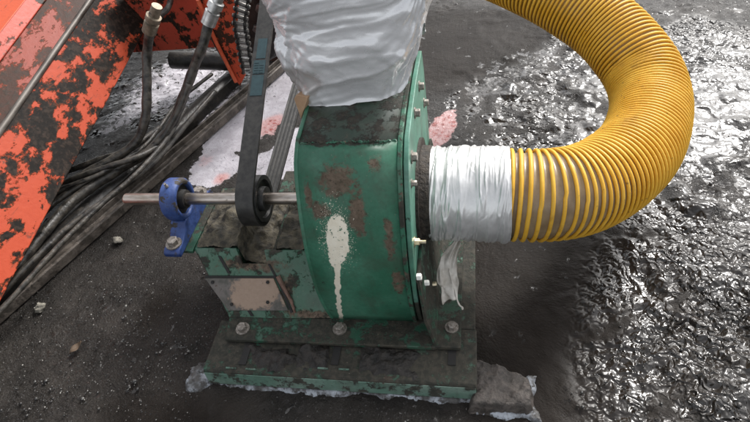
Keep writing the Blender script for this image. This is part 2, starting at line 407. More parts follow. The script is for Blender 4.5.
# ------------------------------------------------------------------ ground
def make_ground():
    xs = np.concatenate([[-900,-200,-60,-20,-8,-4,-2.6], np.arange(-1.9,1.75,.0065), [2.4,4,8,20,60,200,900]])
    ys = np.concatenate([[-900,-200,-60,-20,-8,-3,-1.2], np.arange(-.62,2.3,.0065), [2.9,4,8,20,60,200,900]])
    X, Y = np.meshgrid(xs, ys)
    def g(px, py, rx, ry, ang=0):
        p = at(px, py, 2, 0.0); dx = X-p.x; dy = Y-p.y; a = radians(ang)
        u = (dx*cos(a)+dy*sin(a))/rx; v = (-dx*sin(a)+dy*cos(a))/ry
        return np.exp(-(u*u+v*v))
    warp = fbm(X*5, Y*5, 3, 4)*.25
    # wet glossy slurry on the right and behind, drier crumbly mud on the left, smooth mud round the base with hose shade painted in
    wet = 1.0*g(715,130,.30,.50) + .9*g(715,390,.22,.35) + .75*g(600,150,.20,.22) + .8*g(530,95,.25,.30) + 1.2*g(180,85,.26,.30,-20) + .7*g(740,260,.16,.30) + .55*g(560,25,.3,.3)
    wet = np.clip(wet + warp*1.0, 0, 1)
    skin_shade = np.clip(1.1*g(545,300,.16,.30) + .9*g(560,400,.16,.14) + .9*g(520,270,.20,.16) + .6*g(160,420,.2,.1) + .9*g(430,45,.25,.35) + .9*g(500,35,.22,.22)+ .8*g(640,260,.1,.12) + .5*g(160,300,.08,.12) + warp*.8, 0, 1)
    pud = np.clip(1.5*g(700,120,.11,.26,-12)+1.2*g(742,90,.10,.2)+1.0*g(190,75,.18,.18,-20)+.9*g(150,100,.10,.2)+.9*g(596,140,.08,.10)+.8*g(560,118,.12,.10)+.6*g(740,215,.10,.10)+.7*g(520,70,.16,.16) + warp*1.3 + fbm(X*16, Y*16, 77, 3)*.45 -.25, 0, 1)
    rough_wet = np.clip(g(725,390,.24,.42)+.8*g(715,300,.14,.2)+.5*g(715,60,.25,.4), 0, 1)
    pale = np.clip(2.2*np.maximum.reduce([g(245,125,.13,.22,-15), g(215,165,.10,.12), g(280,95,.09,.3), g(290,150,.09,.16), g(270,165,.09,.10), .9*g(225,140,.1,.15)]) - .6 + warp*1.4, 0, 1)
    pinkr = np.clip(1.5*g(440,132,.06,.14,-15) - .35 + warp*2.2, 0, 1)
    refl_spk = np.clip(1.6*np.maximum.reduce([g(180,82,.20,.24,-25), g(140,105,.07,.2,-20), g(210,100,.10,.15)]) - .3 + warp*1.5, 0, 1)  # bright wet-floor reflection, put in as pale speckled colour
    pale = np.maximum(pale*1.0, pinkr)
    red = np.clip(1.4*g(272,125,.05,.07)+1.0*g(222,178,.028,.035)+1.3*g(441,130,.10,.18)+.5*g(205,160,.04,.05), 0, 1)
    # relief
    h = fbm(X*3.2, Y*3.2, 11, 3)*.006
    clods = np.clip(vn(X*42, Y*42, 5)*.6+vn(X*85, Y*85, 6)*.5-.62, 0, 1)
    clod_zone = np.clip(1-wet*1.1-skin_shade*1.1-pale*1.5, 0, 1)
    patch = np.clip(fbm(X*7, Y*7, 15, 3)*1.6+.55, .1, 1)
    h += clods*.020*clod_zone*patch
    h += fbm(X*60, Y*60, 9, 3)*.0022*(1-skin_shade*.85)*(1-pale*.8)
    rid = np.clip(ridge(X*17+Y*7, Y*15-X*5, 21), 0, 1)
    h += (rid-.6)*.009*np.clip(rough_wet+.5*wet, 0, 1)*(1-pale)
    h += np.clip(ridge(X*40+Y*9, Y*36, 33)-.3, 0, 1)*.008*rough_wet
    lump = np.clip(vn(X*16, Y*16, 44)-.66, 0, 1)
    h += lump*.06*wet*(1-pale)*(1-.5*rough_wet)
    h -= .003
    h *= 1-.30*np.clip(pud*1.5, 0, 1)
    h *= np.where((np.abs(X) < 3) & (np.abs(Y) < 3), 1, 0)
    n0, n1 = X.shape
    co = np.stack([X, Y, h], -1).reshape(-1, 3)
    idx = np.arange(n0*n1).reshape(n0, n1)
    q = np.stack([idx[:-1,:-1], idx[:-1,1:], idx[1:,1:], idx[1:,:-1]], -1).reshape(-1, 4)
    me = bpy.data.meshes.new('ground')
    me.vertices.add(len(co)); me.vertices.foreach_set('co', co.ravel())
    me.loops.add(q.size); me.loops.foreach_set('vertex_index', q.ravel())
    me.polygons.add(len(q)); me.polygons.foreach_set('loop_start', np.arange(0, q.size, 4)); me.polygons.foreach_set('loop_total', np.full(len(q), 4))
    me.update(); me.validate()
    me.polygons.foreach_set('use_smooth', [True]*len(q))
    for nm, a in (('wet', wet), ('skin_shade', skin_shade), ('pale', pale), ('red', red), ('rw', rough_wet), ('pud', pud), ('refl_spk', refl_spk)):
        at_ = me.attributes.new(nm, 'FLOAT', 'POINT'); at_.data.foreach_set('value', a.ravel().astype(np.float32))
    o = bpy.data.objects.new('ground', me); COL.objects.link(o); tag(o, kind='structure')
    t = NT('wet_black_mud')
    pud = t.attr('pud'); rw = t.attr('rw'); wet = t.attr('wet'); skin_shade = t.attr('skin_shade'); pale = t.attr('pale'); red = t.attr('red')
    n1 = t.noise(7, 7, .65); n2 = t.noise(48, 7, .7); n3 = t.noise(190, 4, .65); n4 = t.noise(18, 8, .72)
    c = t.mix(t.ss(n1,.35,.68), (.014,.0117,.0098), (.037,.0315,.027))
    c = t.mix(t.ss(n4,.55,.72,0,.6), c, (.046,.042,.039))
    c = t.mix(t.math('MULTIPLY', skin_shade, .8), c, t.mix(n2, (.010,.008,.0068), (.022,.0175,.0145)))  # darker mud colour also paints the shadow under the hose
    c = t.mix(t.ss(n3,.66,.72,0,.35), c, (.15,.14,.13))
    pm = t.ss(t.math('ADD', pale, t.math('MULTIPLY', t.math('SUBTRACT', n4, .5), 1.3)), .40, .46)
    spots = t.ss(t.noise(75, 6, .7), .64, .67, 1, 0)
    pm = t.math('MULTIPLY', pm, spots)
    refl_mask = t.math('MULTIPLY', t.ss(t.attr('refl_spk'), .12, .4), t.ss(t.math('ADD', t.noise(38, 7, .72, dist=.5), t.math('MULTIPLY', t.attr('refl_spk'), .10)), .52, .55))  # paints that reflection as broken pale patches
    pm = mx(t, pm, refl_mask)
    pc = t.mix(t.ss(n4,.4,.66), (.40,.38,.41), (.52,.50,.54))
    rm = t.ss(t.math('ADD', red, t.math('MULTIPLY', t.math('SUBTRACT', n4, .5), 1.2)), .22, .75)
    pc = t.mix(t.math('MULTIPLY', rm, .62), pc, (.52,.22,.19))
    pc = t.mix(t.ss(t.math('ADD', red, t.math('MULTIPLY', t.math('SUBTRACT', n2, .5), .9)), .95, 1.15), pc, (.30,.035,.022))
    c = t.mix(t.math('MULTIPLY', pm, .94), c, pc)
    puddle = t.ss(t.math('ADD', wet, t.math('MULTIPLY', t.math('SUBTRACT', t.noise(10, 3, .55), .5), 1.6)), .22, .52)
    gl = t.math('MULTIPLY', t.ss(n3, .575, .63), t.ss(skin_shade, .35, .05))
    pdm = t.ss(t.math('ADD', pud, t.math('MULTIPLY', t.math('SUBTRACT', t.noise(24, 8, .68, dist=.4), .5), 2.6)), .30, .48)
    wm = mx(t, pdm, t.math('MULTIPLY', t.math('MULTIPLY', puddle, t.ss(skin_shade, .55, .15)), t.ss(t.noise(19, 3, .55, dist=.4), .40, .56)), t.math('MULTIPLY', t.ss(rw, .08, .6), t.ss(t.noise(8, 3, .55), .34, .52)), t.math('MULTIPLY', gl, .85))
    ro = t.mixf(wm, t.mixf(n2, .30, .50), t.mixf(n4, .06, .14))
    sp = t.mixf(wm, t.mixf(t.ss(skin_shade, .1, .6), .26, .06), .6)
    sp = t.mixf(pm, sp, .5); ro = t.mixf(pm, ro, .22)
    h = t.math('ADD', t.math('MULTIPLY', n2, 1.0), t.math('MULTIPLY', n3, .7))
    hw = t.math('ADD', t.math('MULTIPLY', t.noise(50, 1, .5, dist=.3), 1.6), t.math('MULTIPLY', t.noise(20, 1, .5, dist=.5), 2.0))
    flat = t.math('SUBTRACT', 1.0, t.math('MULTIPLY', mx(t, t.math('MULTIPLY', skin_shade, .75), t.math('MULTIPLY', pale, .85)), 1.0))
    r1 = t.math('SUBTRACT', 1.0, t.math('MULTIPLY', t.math('ABSOLUTE', t.math('SUBTRACT', t.noise(34, 4, .55, dist=.6), .5)), 5.0))
    h = t.math('MULTIPLY', h, flat)
    hw = t.math('ADD', hw, t.math('MULTIPLY', t.math('SUBTRACT', 1.0, t.math('MULTIPLY', t.math('ABSOLUTE', t.math('SUBTRACT', t.noise(36, 1, .5, dist=.6), .5)), 5.0)), t.math('MULTIPLY', rw, .9)))
    hw = t.math('MULTIPLY', t.math('SUBTRACT', hw, 1.85), t.mixf(t.ss(pdm, .3, 1.0), t.mixf(t.ss(t.noise(4.5, 3, .6), .36, .62), .32, 1.15), .30))
    hw = t.math('MULTIPLY_ADD', flat, .80, hw)
    h = t.mixf(t.ss(wm, .05, .35), h, hw)
    h = t.math('ADD', h, t.math('MULTIPLY', t.math('SUBTRACT', 1.0, pdm), t.math('MULTIPLY', t.ss(pud, .2, .6), .5)))
    h = t.math('ADD', h, t.math('MULTIPLY', pm, .08))
    t.bump(h, 1.0, .0075)
    t.fin(c, ro, 0, sp)
    me.materials.append(t.m)
make_ground()

# crumbs of mud and grit lying on the floor: nobody could count them
def crumbs():
    ico = bmesh.new(); bmesh.ops.create_icosphere(ico, subdivisions=1, radius=1)
    base = np.array([v.co[:] for v in ico.verts]); fc = np.array([[v.index for v in f.verts] for f in ico.faces]); ico.free()
    rng = np.random.default_rng(3); V = []; F = []; k = 0
    spots = []
    while len(spots) < 2800:
        px, py = rng.uniform(-30, 230), rng.uniform(215, 440)
        if px > 200 - (py-215)*.02 and py > 330: continue
        if px < 120 and py < 320 - px*.95: continue
        spots.append((px, py, rng.lognormal(-6.75, .5)))
    while len(spots) < 3500:
        px, py = rng.uniform(560, 780), rng.uniform(0, 440)
        if px < 700 and py < 240: continue
        if px < 560 + max(0, (400-py))*.35: continue
        spots.append((px, py, rng.lognormal(-6.4, .5)))
    clus = [(175,345),(135,330),(300//2,380),(120,300),(60,390),(30,400),(210,260)]
    for i in range(500):
        c = clus[rng.integers(len(clus))]; spots.append((c[0]+rng.normal(0,14), c[1]+rng.normal(0,9), rng.lognormal(-6.4,.5)))
    for px, py, r in spots:
        p = at(px, py, 2, 0.0); r = min(r, .009)
        q = base * (1 + rng.uniform(-.35, .35, (len(base), 1))) * np.array([1, rng.uniform(.6,1), rng.uniform(.45,.8)]) * r
        a = rng.uniform(0, 6.28); q = q @ np.array([[cos(a), -sin(a), 0], [sin(a), cos(a), 0], [0, 0, 1]])
        V.append(q + np.array([p.x, p.y, r*.25 + .002])); F.append(fc + k); k += len(base)
    me = bpy.data.meshes.new('mud_crumbs'); me.from_pydata(np.concatenate(V).tolist(), [], np.concatenate(F).tolist())
    me.polygons.foreach_set('use_smooth', [True]*len(me.polygons))
    t = NT('grit_and_mud'); f = t.noise(90, 4, .6)
    c = t.mix(t.ss(f,.45,.6), (.022,.021,.020), (.06,.056,.052)); c = t.mix(t.ss(t.noise(60,2,.5),.60,.64), c, (.24,.23,.21)); t.bump(t.noise(400,3,.6), .5, .002)
    me.materials.append(t.fin(c, t.mixf(f, .08, .35), 0, .6))
    o = bpy.data.objects.new('mud_crumbs', me); COL.objects.link(o)
    tag(o, 'scattered dark crumbs of mud and grit lying on the wet floor', 'grit', kind='stuff')
crumbs()

# ------------------------------------------------------------------ the blower
BL = empty('industrial_blower', (-.11, 0, 0))
tag(BL, 'green muddy centrifugal blower with white paint splash bolted on a steel base frame', 'blower')
PROF = [(.27,.30),(.275,.47),(.25,.52),(.10,.53),(0,.528),(-.082,.522)]
arc = [(-.092,.518),(-.110,.508),(-.124,.498),(-.137,.482),(-.150,.460),(-.163,.434),(-.176,.404),(-.187,.372),(-.197,.336),(-.204,.298),(-.208,.258),(-.209,.218),(-.206,.178),(-.200,.140),(-.191,.102),(-.181,.068)]
XL, XR = -.205, -.014
def strip(prof, x0, x1, nx=2):
    return [[(x0+(x1-x0)*i/nx, y, z) for i in range(nx+1)] for y, z in prof]
mb = MB(); mb.grid(strip(arc, XL+.004, XR)); build('casing_shell', mb, M['drum'], BL, solid=.004)
mb = MB(); mb.grid(strip([(.10,.530),(0,.528),(-.0905,.5186)], XL+.004, XR)); build('roof_panel', mb, M['roof'], BL, solid=.004)
# weld bead between roof and drum
mb = MB()
pts = [Vector((XL+.006+(XR-XL-.008)*i/60, -.092+random.uniform(-.002,.002), .5195+random.uniform(-.0015,.0015))) for i in range(61)]
mb.tube(pts, .004, 6, rfun=lambda s: .0022+random.uniform(-.0008,.0012)); build('weld_bead', mb, M['rim'], BL)
def outset(prof, d):
    c = Vector((0, .3)); out = []
    for i, (y, z) in enumerate(prof):
        a = Vector(prof[max(0,i-1)]); b = Vector(prof[min(len(prof)-1,i+1)]); t = (b-a).normalized(); n = Vector((t.y, -t.x))
        if n.dot(Vector((y,z))-c) < 0: n = -n
        out.append((y+n.x*d, z+n.y*d))
    return out
full = [(.262,.08),(.268,.30),(.262,.46),(.24,.515),(.10,.529),(0,.528),(-.082,.522)] + arc
def plate(name, x0, x1, d, mat, bev=.0015):
    p = outset(full, d); mb = MB(); mb.prism([(x0,y,z) for y, z in p], (x1-x0, 0, 0)); return build(name, mb, mat, BL, bevel=bev)
plate('left_side_plate', XL-.004, XL+.004, .0025, M['drum'])
plate('casing_rim', XR, XR+.009, .0035, M['rim'])
plate('side_cover', XR+.0105, XR+.0205, -.003, M['side'])
FXr = XR+.0205
mb = MB(); mb.grid([[(x, .262, z) for x in (XL,XR)] for z in (.08,.30,.46)]); build('back_panel', mb, M['side'], BL, solid=.004)
# inlet collar (muddy) and its flange ring
mb = MB(); mb.ring([(0,.098),(0,.122),(.006,.122),(.006,.106),(.026,.104),(.026,.098)], (FXr,0,.3), (1,0,0), 64)
build('inlet_flange', mb, simple('mud_crusted_flange', (.016,.013,.011), (.06,.048,.038), 70, (.5,.8), .2, .9, .008), BL)
# discharge duct that the plastic is wrapped round
mb = MB(); mb.box((XL+.012,.06,.526), (XR-.012,.25,.80)); build('outlet_duct', mb, M['side'], BL)
# hex bolts
def hexbolt(name, p, n, r, h, mat, parent, washer=True, shank=0):
    p = Vector(p); n = Vector(n).normalized(); mb = MB()
    if washer: mb.lathe([(0,r*1.45),(r*.28,r*1.45)], p, n, 20)
    mb.lathe([(r*.28,r),(r*.28+h*.85,r),(r*.28+h,r*.86)], p, n, 6)
    if shank: mb.lathe([(h,r*.5),(h+shank,r*.5)], p, n, 10)
    return build(name, mb, mat, parent, smooth=30)
for (y, z, m, r, sh) in ((-.165,.325,'brass',.0075,.014),(-.085,.475,'bolt',.009,0),(.02,.50,'bolt',.008,0),(.13,.49,'bolt',.008,0),(.20,.40,'bolt',.008,0),(-.12,.44,'bolt',.006,0),(.22,.22,'bolt',.008,0),(-.192,.24,'bolt',.006,0)):
    hexbolt('bolt', (FXr,y,z), (1,0,0), r, .009, M[m], BL, True, sh)
# right hand foot: leaning plate down to a bolted flange
mb = MB()
top = [(FXr+.001,-.203,.255),(FXr+.001,.25,.255)]; bot = [(.036,-.246,.074),(.036,.25,.074)]
mb.prism([top[0],top[1],bot[1],bot[0],(.018,-.228,.14)], (.006,0,.0015)); build('support_plate', mb, M['foot'], BL, bevel=.001)
mb = MB(); mb.box((.030,-.247,.060),(.094,.27,.072)); build('mounting_foot', mb, M['foot'], BL, bevel=.002)
hexbolt('anchor_bolt', (.073,-.197,.072), (0,0,1), .0105, .011, M['bolt'], BL)
hexbolt('anchor_bolt', (.073,.17,.072), (0,0,1), .0105, .011, M['bolt'], BL)
for px, py, r, m in ((416,277,.0075,'whiteb'),(424,283,.0065,'whiteb'),(432,284,.005,'brass')):
    p = at_plane(px, py, (FXr+.008,0,.255), (.18,0,.034)); hexbolt('capped_nut', p, (1,0,.15), r, .009, M[m], BL, False)
# front foot angle
mb = MB(); mb.prism([(-.462,-.186,.060),(.028,-.176,.060),(.040,-.249,.060),(-.452,-.252,.060)], (0,0,.011)); build('mounting_foot', mb, M['foot'], BL, bevel=.002)
for px in (243, 340):
    p = at(px, 329, 2, .071); hexbolt('anchor_bolt', p, (0,0,1), .0115, .012, M['bolt'], BL)
# base frame: front skid, rear skid, two cross rails
mb = MB()
def channel_x(mb, x0, x1, y0, y1, zt=.056, th=.009, xs0=0):
    pr = [(y0-.004,0.0),(y0-.001,zt-.006),(y0+.005,zt),(y1,zt),(y1,zt-th),(y0+.010,zt-th),(y0+.008,0.0)]
    mb.prism([(x0+xs0*(zt-z), y, z) for y, z in pr], (x1-x0,0,0))
channel_x(mb, -.488, .128, -.325, -.19)
build('front_skid', mb, M['base'], BL, bevel=.0025)
mb = MB(); mb.prism([(-.486,-.3305,.006),(.126,-.3305,.006),(.126,-.3275,.0485),(-.486,-.3275,.0485)], (0,.0016,0)); build('skid_face', mb, M['face'], BL, bevel=.0008)
mb = MB(); channel_x(mb, -.46, .125, .26, .36); build('rear_skid', mb, M['base'], BL, bevel=.0025)
mb = MB(); mb.box((.03,-.189,.0),(.125,.259,.056)); build('cross_rail', mb, M['base'], BL, bevel=.0025)
mb = MB(); mb.box((-.46,-.189,.0),(-.38,.259,.056)); build('cross_rail', mb, M['base'], BL, bevel=.0025)
mb = MB(); mb.box((-.38,-.189,.0),(.03,.259,.03)); build('belly_plate', mb, M['dark'], BL)
# long adjusting slots in the skid with bright worn lips
for px in (245, 336, 452):
    p = at(px, 356, 2, .057)
    mb = MB(); mb.box((p.x-.0085,p.y-.022,.0562),(p.x+.0085,p.y+.034,.0585)); sl = build('slot', mb, M['dark'], BL)
    for dx in (-.024, .024):
        if px == 452 : continue
        mb = MB(); mb.box((p.x+dx-.012,p.y-.034,.0555),(p.x+dx+.012,p.y-.030,.0600)); build('worn_lip', mb, M['face'], BL, bevel=.001)
# caked mud in the skid (recess shade painted in) and its right end, built as a lumpy skin
def mudskin(name, poly_fn, x0, x1, y0, y1, step, seed, mat, parent, amp=.012):
    mb = MB(); nx = int((x1-x0)/step)+1; ny = int((y1-y0)/step)+1; V = {}
    xs = np.linspace(x0, x1, nx); ys = np.linspace(y0, y1, ny); XX, YY = np.meshgrid(xs, ys)
    hh = fbm(XX*28, YY*28, seed, 4)
    for j in range(ny):
        for i in range(nx):
            z = poly_fn(xs[i], ys[j], hh[j,i])
            V[i,j] = mb.bm.verts.new((xs[i]+random.uniform(-.3,.3)*step, ys[j]+random.uniform(-.3,.3)*step, z)) if z is not None else None
    for j in range(ny-1):
        for i in range(nx-1):
            q = [V[i,j],V[i+1,j],V[i+1,j+1],V[i,j+1]]
            if all(q): mb.bm.faces.new(q)
    loose = [v for v in mb.bm.verts if not v.link_faces]
    for v in loose: mb.bm.verts.remove(v)
    return build(name, mb, mat, parent, smooth=180)
def smst(a, b, x):
    t = min(1, max(0, (x-a)/(b-a))); return t*t*(3-2*t)
M['mudshade'] = simple('wet_mud_recess_shade', (.008,.0068,.0056), (.026,.021,.017), 60, (.30,.7), 0, .9, .010)  # blackish tone paints the shaded recess by the foot into the mud
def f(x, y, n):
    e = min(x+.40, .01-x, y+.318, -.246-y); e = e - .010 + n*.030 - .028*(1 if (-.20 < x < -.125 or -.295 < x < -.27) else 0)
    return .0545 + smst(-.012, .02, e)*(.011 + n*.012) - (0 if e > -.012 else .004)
mudskin('caked_mud', f, -.43, .04, -.320, -.242, .0035, 5, M['mudshade'], BL)
M['padmud'] = simple('pad_mud', (.030,.025,.021), (.095,.080,.070), 45, (.4,.75), 0, .9, .010)
def f(x, y, n):
    yt = -.243 - max(0, x-.13)*.32
    e = min(x-.113, .244-x - max(0, -.345-y), y+.357, yt-y) + n*.006
    return -.014 + smst(-.006, .009, e)*.045 + (n*.010 if e > 0 else 0) - .05*max(0, x-.2)*smst(0,.02,e)
mudskin('caked_mud', f, .105, .27, -.375, -.225, .003, 8, M['padmud'], BL)
# pale slurry crust squeezed out along the front of the skid
def f(x, y, n):
    w = .003 + .004*math.sin(x*9+1)**2 + max(0, n)*.012
    e = min(y-(-.332-w), -.318-y, x+.50,   .24-x) + n*.005
    return -.020 + smst(-.006, .010, e)*.023 + n*.005
mudskin('slurry_crust', f, -.53, .27, -.38, -.315, .003, 12, M['crust'], BL)
def f(x, y, n):
    e = min(x+.548, -.486-x, y+.365, -.235-y+(x+.486)*.9) + n*.022
    return -.020 + smst(-.010, .016, e)*(.026+n*.010) + n*.004
mudskin('slurry_crust', f, -.58, -.475, -.40, -.22, .003, 14, M['crust'], BL)
def f(x, y, n):
    e = max(min(.254-x, x-.225, y+.365, -.268-y), min(.250-x, x-.12, y+.366, -.345-y)) + n*.012
    return -.020 + smst(-.008, .008, e)*.024 + n*.004
mudskin('slurry_crust', f, .105, .285, -.385, -.25, .003, 15, M['crust'], BL)

# pedestal under the shaft
PP = (0,-.085,.205); PN = Vector((0, -.135, .105)).normalized()      # leaning front panel
PNv = Vector((0, PN.y, PN.z))
def onp(px, py, lift=0): return at_plane(px, py, Vector(PP)+PNv*lift, PNv)
mb = MB()
poly = [onp(*p) for p in ((195,248),(236,248),(242,264),(267,264),(264,250),(306,250),(334,318),(230,319))]
mb.prism(poly, -PNv*.008); build('front_panel', mb, M['panel'], BL, bevel=.0015)
mb = MB()
def block(mb, x0t, x1t, x0b, x1b, zt, yt, yb=.13):
    lo = [(x0b,-.184,.066),(x1b,-.184,.066),(x1b,yb,.066),(x0b,yb,.066)]
    hi = [(x0t,yt,zt),(x1t,yt,zt),(x1t,yb,zt),(x0t,yb,zt)]
    mb.prism_pts(lo, hi)
block(mb, -.545, -.43, -.462, -.43, .198, -.086); block(mb, -.345, XL-.006, -.345, XL-.006, .198, -.086); block(mb, -.4299, -.3451, -.4299, -.3451, .14, -.13)
build('pedestal_body', mb, M['foot'], BL, bevel=.002)
mb = MB(); mb.box((-.612,-.092,.190),(-.546,.10,.199)); build('bearing_shelf', mb, M['foot'], BL, bevel=.001)
mb = MB(); mb.prism([onp(*p, .001) for p in ((206,278),(274,278),(289,310),(229,310))], PNv*.005); cp = build('access_cover', mb, M['tan'], BL, bevel=.001)
for p in ((213,282),(268,282),(268,302),(232,304)): hexbolt('screw', onp(*p,.006), PNv, .0042, .003, M['dark'], cp, False)
# folded lips and slits of the panel
mb = MB(); mb.prism([onp(*p, .0005) for p in ((205,275.5),(276,276),(276,278),(206,278))], PNv*.002); build('panel_gap', mb, M['dark'], BL)
for q in (((218,256),(221,256),(231,273.5),(228,273.5)), ((247,310),(250,310),(254,316),(251,316)), ((268,264),(270,264),(282,286),(293,312),(291,313),(280,287))):
    mb = MB(); mb.prism([onp(*p, .0006) for p in q], PNv*.0012); build('slit', mb, M['dark'], BL)
mb = MB(); mb.tube([onp(*p,.003) for p in ((278,276),(285,290),(291,300),(295,313))], .004, 8, rfun=lambda s: .006-.003*s); build('bent_lip', mb, simple('rusty_lip', (.10,.05,.035), (.2,.12,.09), 60, (.6,.8), 0, .6, .004), BL)
# mud heaped on the pedestal top
def f(x, y, n):
    if -.428 < x < -.338: base = .150
    else: base = .199
    if x < -.538 + n*.01 or x > XL-.008 or y < -.088 or y > .125: return None
    d = min(abs(x+.428), abs(x+.338)) if not(-.428 < x < -.338) else 0
    heap = max(0, 1-abs(x+.475)/.07)*max(0, 1-abs(y-.0)/.10)*.03
    return base + .004 + n*.018 + heap*.8 + (0 if -.428<x<-.338 else .004)
M['topmud'] = simple('clay_mud', (.022,.019,.013), (.105,.088,.058), 40, (.5,.85), 0, .9, .012)
mudskin('caked_mud', f, -.55, XL-.004, -.09, .125, .005, 31, M['topmud'], BL)
# shaft
mb = MB(); mb.lathe([(0,.0125),(.003,.0145),(.52,.0145)], (-.727,0,.285), (1,0,0), 32); build('shaft', mb, M['steel'], BL)
# pulley
PX0, PX1 = -.411, -.363; PR = .056
mb = MB(); mb.ring([(0,.03),(.0,PR),(.048,PR),(.048,PR-.010),(.041,PR-.012),(.039,.030),(.054,.028),(.054,.0147),(0,.0147)], (PX0,0,.285), (1,0,0), 56); pu = build('pulley', mb, M['pulley'], BL)
mb = MB(); mb.lathe([(0,.0085),(.001,.0085)], (PX0+.0405,-.020,.285+.036), (1,0,0), 20); build('hub_hole', mb, M['dark'], pu)
mb = MB(); mb.lathe([(0,.004),(.006,.004)], (PX0+.0415,.024,.285-.034), (1,0,0), 12); build('set_screw', mb, M['bolt'], pu)
# pillow block bearing, blue
BX = -.587
bb = empty('bearing_block', (0,0,0)); bb.parent = BL; bb.location = Vector((BX,0,.199))-Vector(BL.location); ORI[bb.name] = Vector((BX,0,.199))
# the pillow block's cast body is the part, its pieces hang under it
bpy.data.objects.remove(bb)
mb = MB()
mb.ring([(-.020,.036),(-.022,.046),(-.014,.052),(.014,.052),(.022,.046),(.020,.036)], (BX,0,.285), (1,0,0), 56)
outl = [(-.112,.1985),(.112,.1985),(.114,.212),(.104,.219),(.075,.221),(.050,.232),(.040,.247),(-.040,.247),(-.050,.232),(-.075,.221),(-.104,.219),(-.114,.212)]
mb.prism([(BX-.021,y,z) for y,z in outl], (.042,0,0))
body = build('bearing_block', mb, M['blue'], BL, bevel=.003, smooth=50)
mb = MB(); mb.ring([(-.024,.0148),(-.024,.022),(-.012,.024),(-.012,.0355),(.012,.0355),(.012,.024),(.026,.022),(.026,.0148)], (BX,0,.285), (1,0,0), 48); build('bearing_insert', mb, M['dark'], body)
for y in (-.088, .088): hexbolt('bolt', (BX,y,.2195), (0,0,1), .0135, .013, M['bolt'], body)
mb = MB(); mb.lathe([(0,.004),(.006,.004),(.008,.0025),(.013,.003)], (BX,-.012,.336), (0,-.2,1), 12); build('grease_nipple', mb, M['bolt'], body)

# ------------------------------------------------------------------ drive belt (closed loop over the pulley and the motor's wheel behind)
def belt():
    c0 = Vector((0,.285)); r0 = PR+.002; c1 = Vector((1.33,.718)); r1 = .30
    d = c1-c0; L = d.length; base = math.atan2(d.y,d.x); phi = math.asin((r1-r0)/L)
    aT = base + pi/2 + phi; aB = base - pi/2 - phi; path = []
    for i in range(29):      # round the small pulley on its far (left/front) side
        a = aT + (2*pi-(aT-aB))*i/28
        path.append(c0+Vector((cos(a),sin(a)))*r0)
    p0 = path[-1]; p1 = c1+Vector((cos(aB),sin(aB)))*r1
    path += [p0+(p1-p0)*i/12 for i in range(1,12)]
    for i in range(33):
        a = aB + (aT-aB)*i/32
        path.append(c1+Vector((cos(a),sin(a)))*r1)
    p0 = path[-1]; p1 = path[0]
    path += [p0+(p1-p0)*i/12 for i in range(1,12)]
    n = len(path); x0, x1 = PX0+.003, PX1-.003; th = .007
    mb = MB(); R = []
    for i, p in enumerate(path):
        t = (path[(i+1)%n]-path[i-1]).normalized(); nn = Vector((t.y,-t.x))
        sgn = nn if nn.dot(p-(c0 if (p-c0).length < (p-c1).length*.3 else c1)) > 0 else -nn
        o = p + sgn*th; prof = [(x0,p),(x0,o),(x1,o),(x1,p)]
        # ribs on the inner face
        for k in range(4):
            xx = x1-(x1-x0)*(k+.5)/4; prof += [(xx+.0035,p),(xx+.001,p+sgn*.003),(xx-.001,p+sgn*.003),(xx-.0035,p)]
        R.append([mb.bm.verts.new((x,q.x,q.y)) for x,q in prof])
    m = len(R[0])
    for i in range(n):
        a, b = R[i], R[(i+1)%n]
        for k in range(m): mb.bm.faces.new((a[k],a[(k+1)%m],b[(k+1)%m],b[k]))
    o = build('drive_belt', mb, M['rubber'], None, smooth=40)
    tag(o, 'flat black ribbed drive belt with teal print looped over the small pulley', 'belt')
    # printed teal band on the outer face of the upper run
    a = path[0]+(path[-1]-path[0]).normalized()*0; q0 = path[0]; q1 = path[-1]
    p0 = c0+Vector((cos(aT),sin(aT)))*r0; p1 = c1+Vector((cos(aT),sin(aT)))*r1; dr = (p1-p0).normalized(); nn = Vector((-dr.y,dr.x))
    if nn.y < 0: nn = -nn
    mb = MB()
    def quad(s0, s1, xa, xb, lift=.0074):
        P = [p0+dr*s0+nn*lift, p0+dr*s1+nn*lift]
        mb.prism([(xa,P[0].x,P[0].y),(xb,P[0].x,P[0].y),(xb,P[1].x,P[1].y),(xa,P[1].x,P[1].y)], (0,nn.x*.0005,nn.y*.0005))
    S0 = .235; w = x1-x0
    quad(S0, S0+.055, x0+.006, x1-.006); quad(S0+.058, S0+.095, x0+.006, x1-.006); quad(S0+.10,S0+.155, x0+.010, x1-.008)
    pr = build('belt_print', mb, M['teal'], o)
    mb = MB()
    for k in range(9):
        s = S0+.060+ (k%5)*.0068; quad(s, s+.0022, x0+.009+(k//5)*.013, x0+.019+(k//5)*.013, .0081)
    build('belt_lettering', mb, simple('belt_letter_ink', (.01,.03,.035), (.02,.045,.05)), o)
    return o
belt()

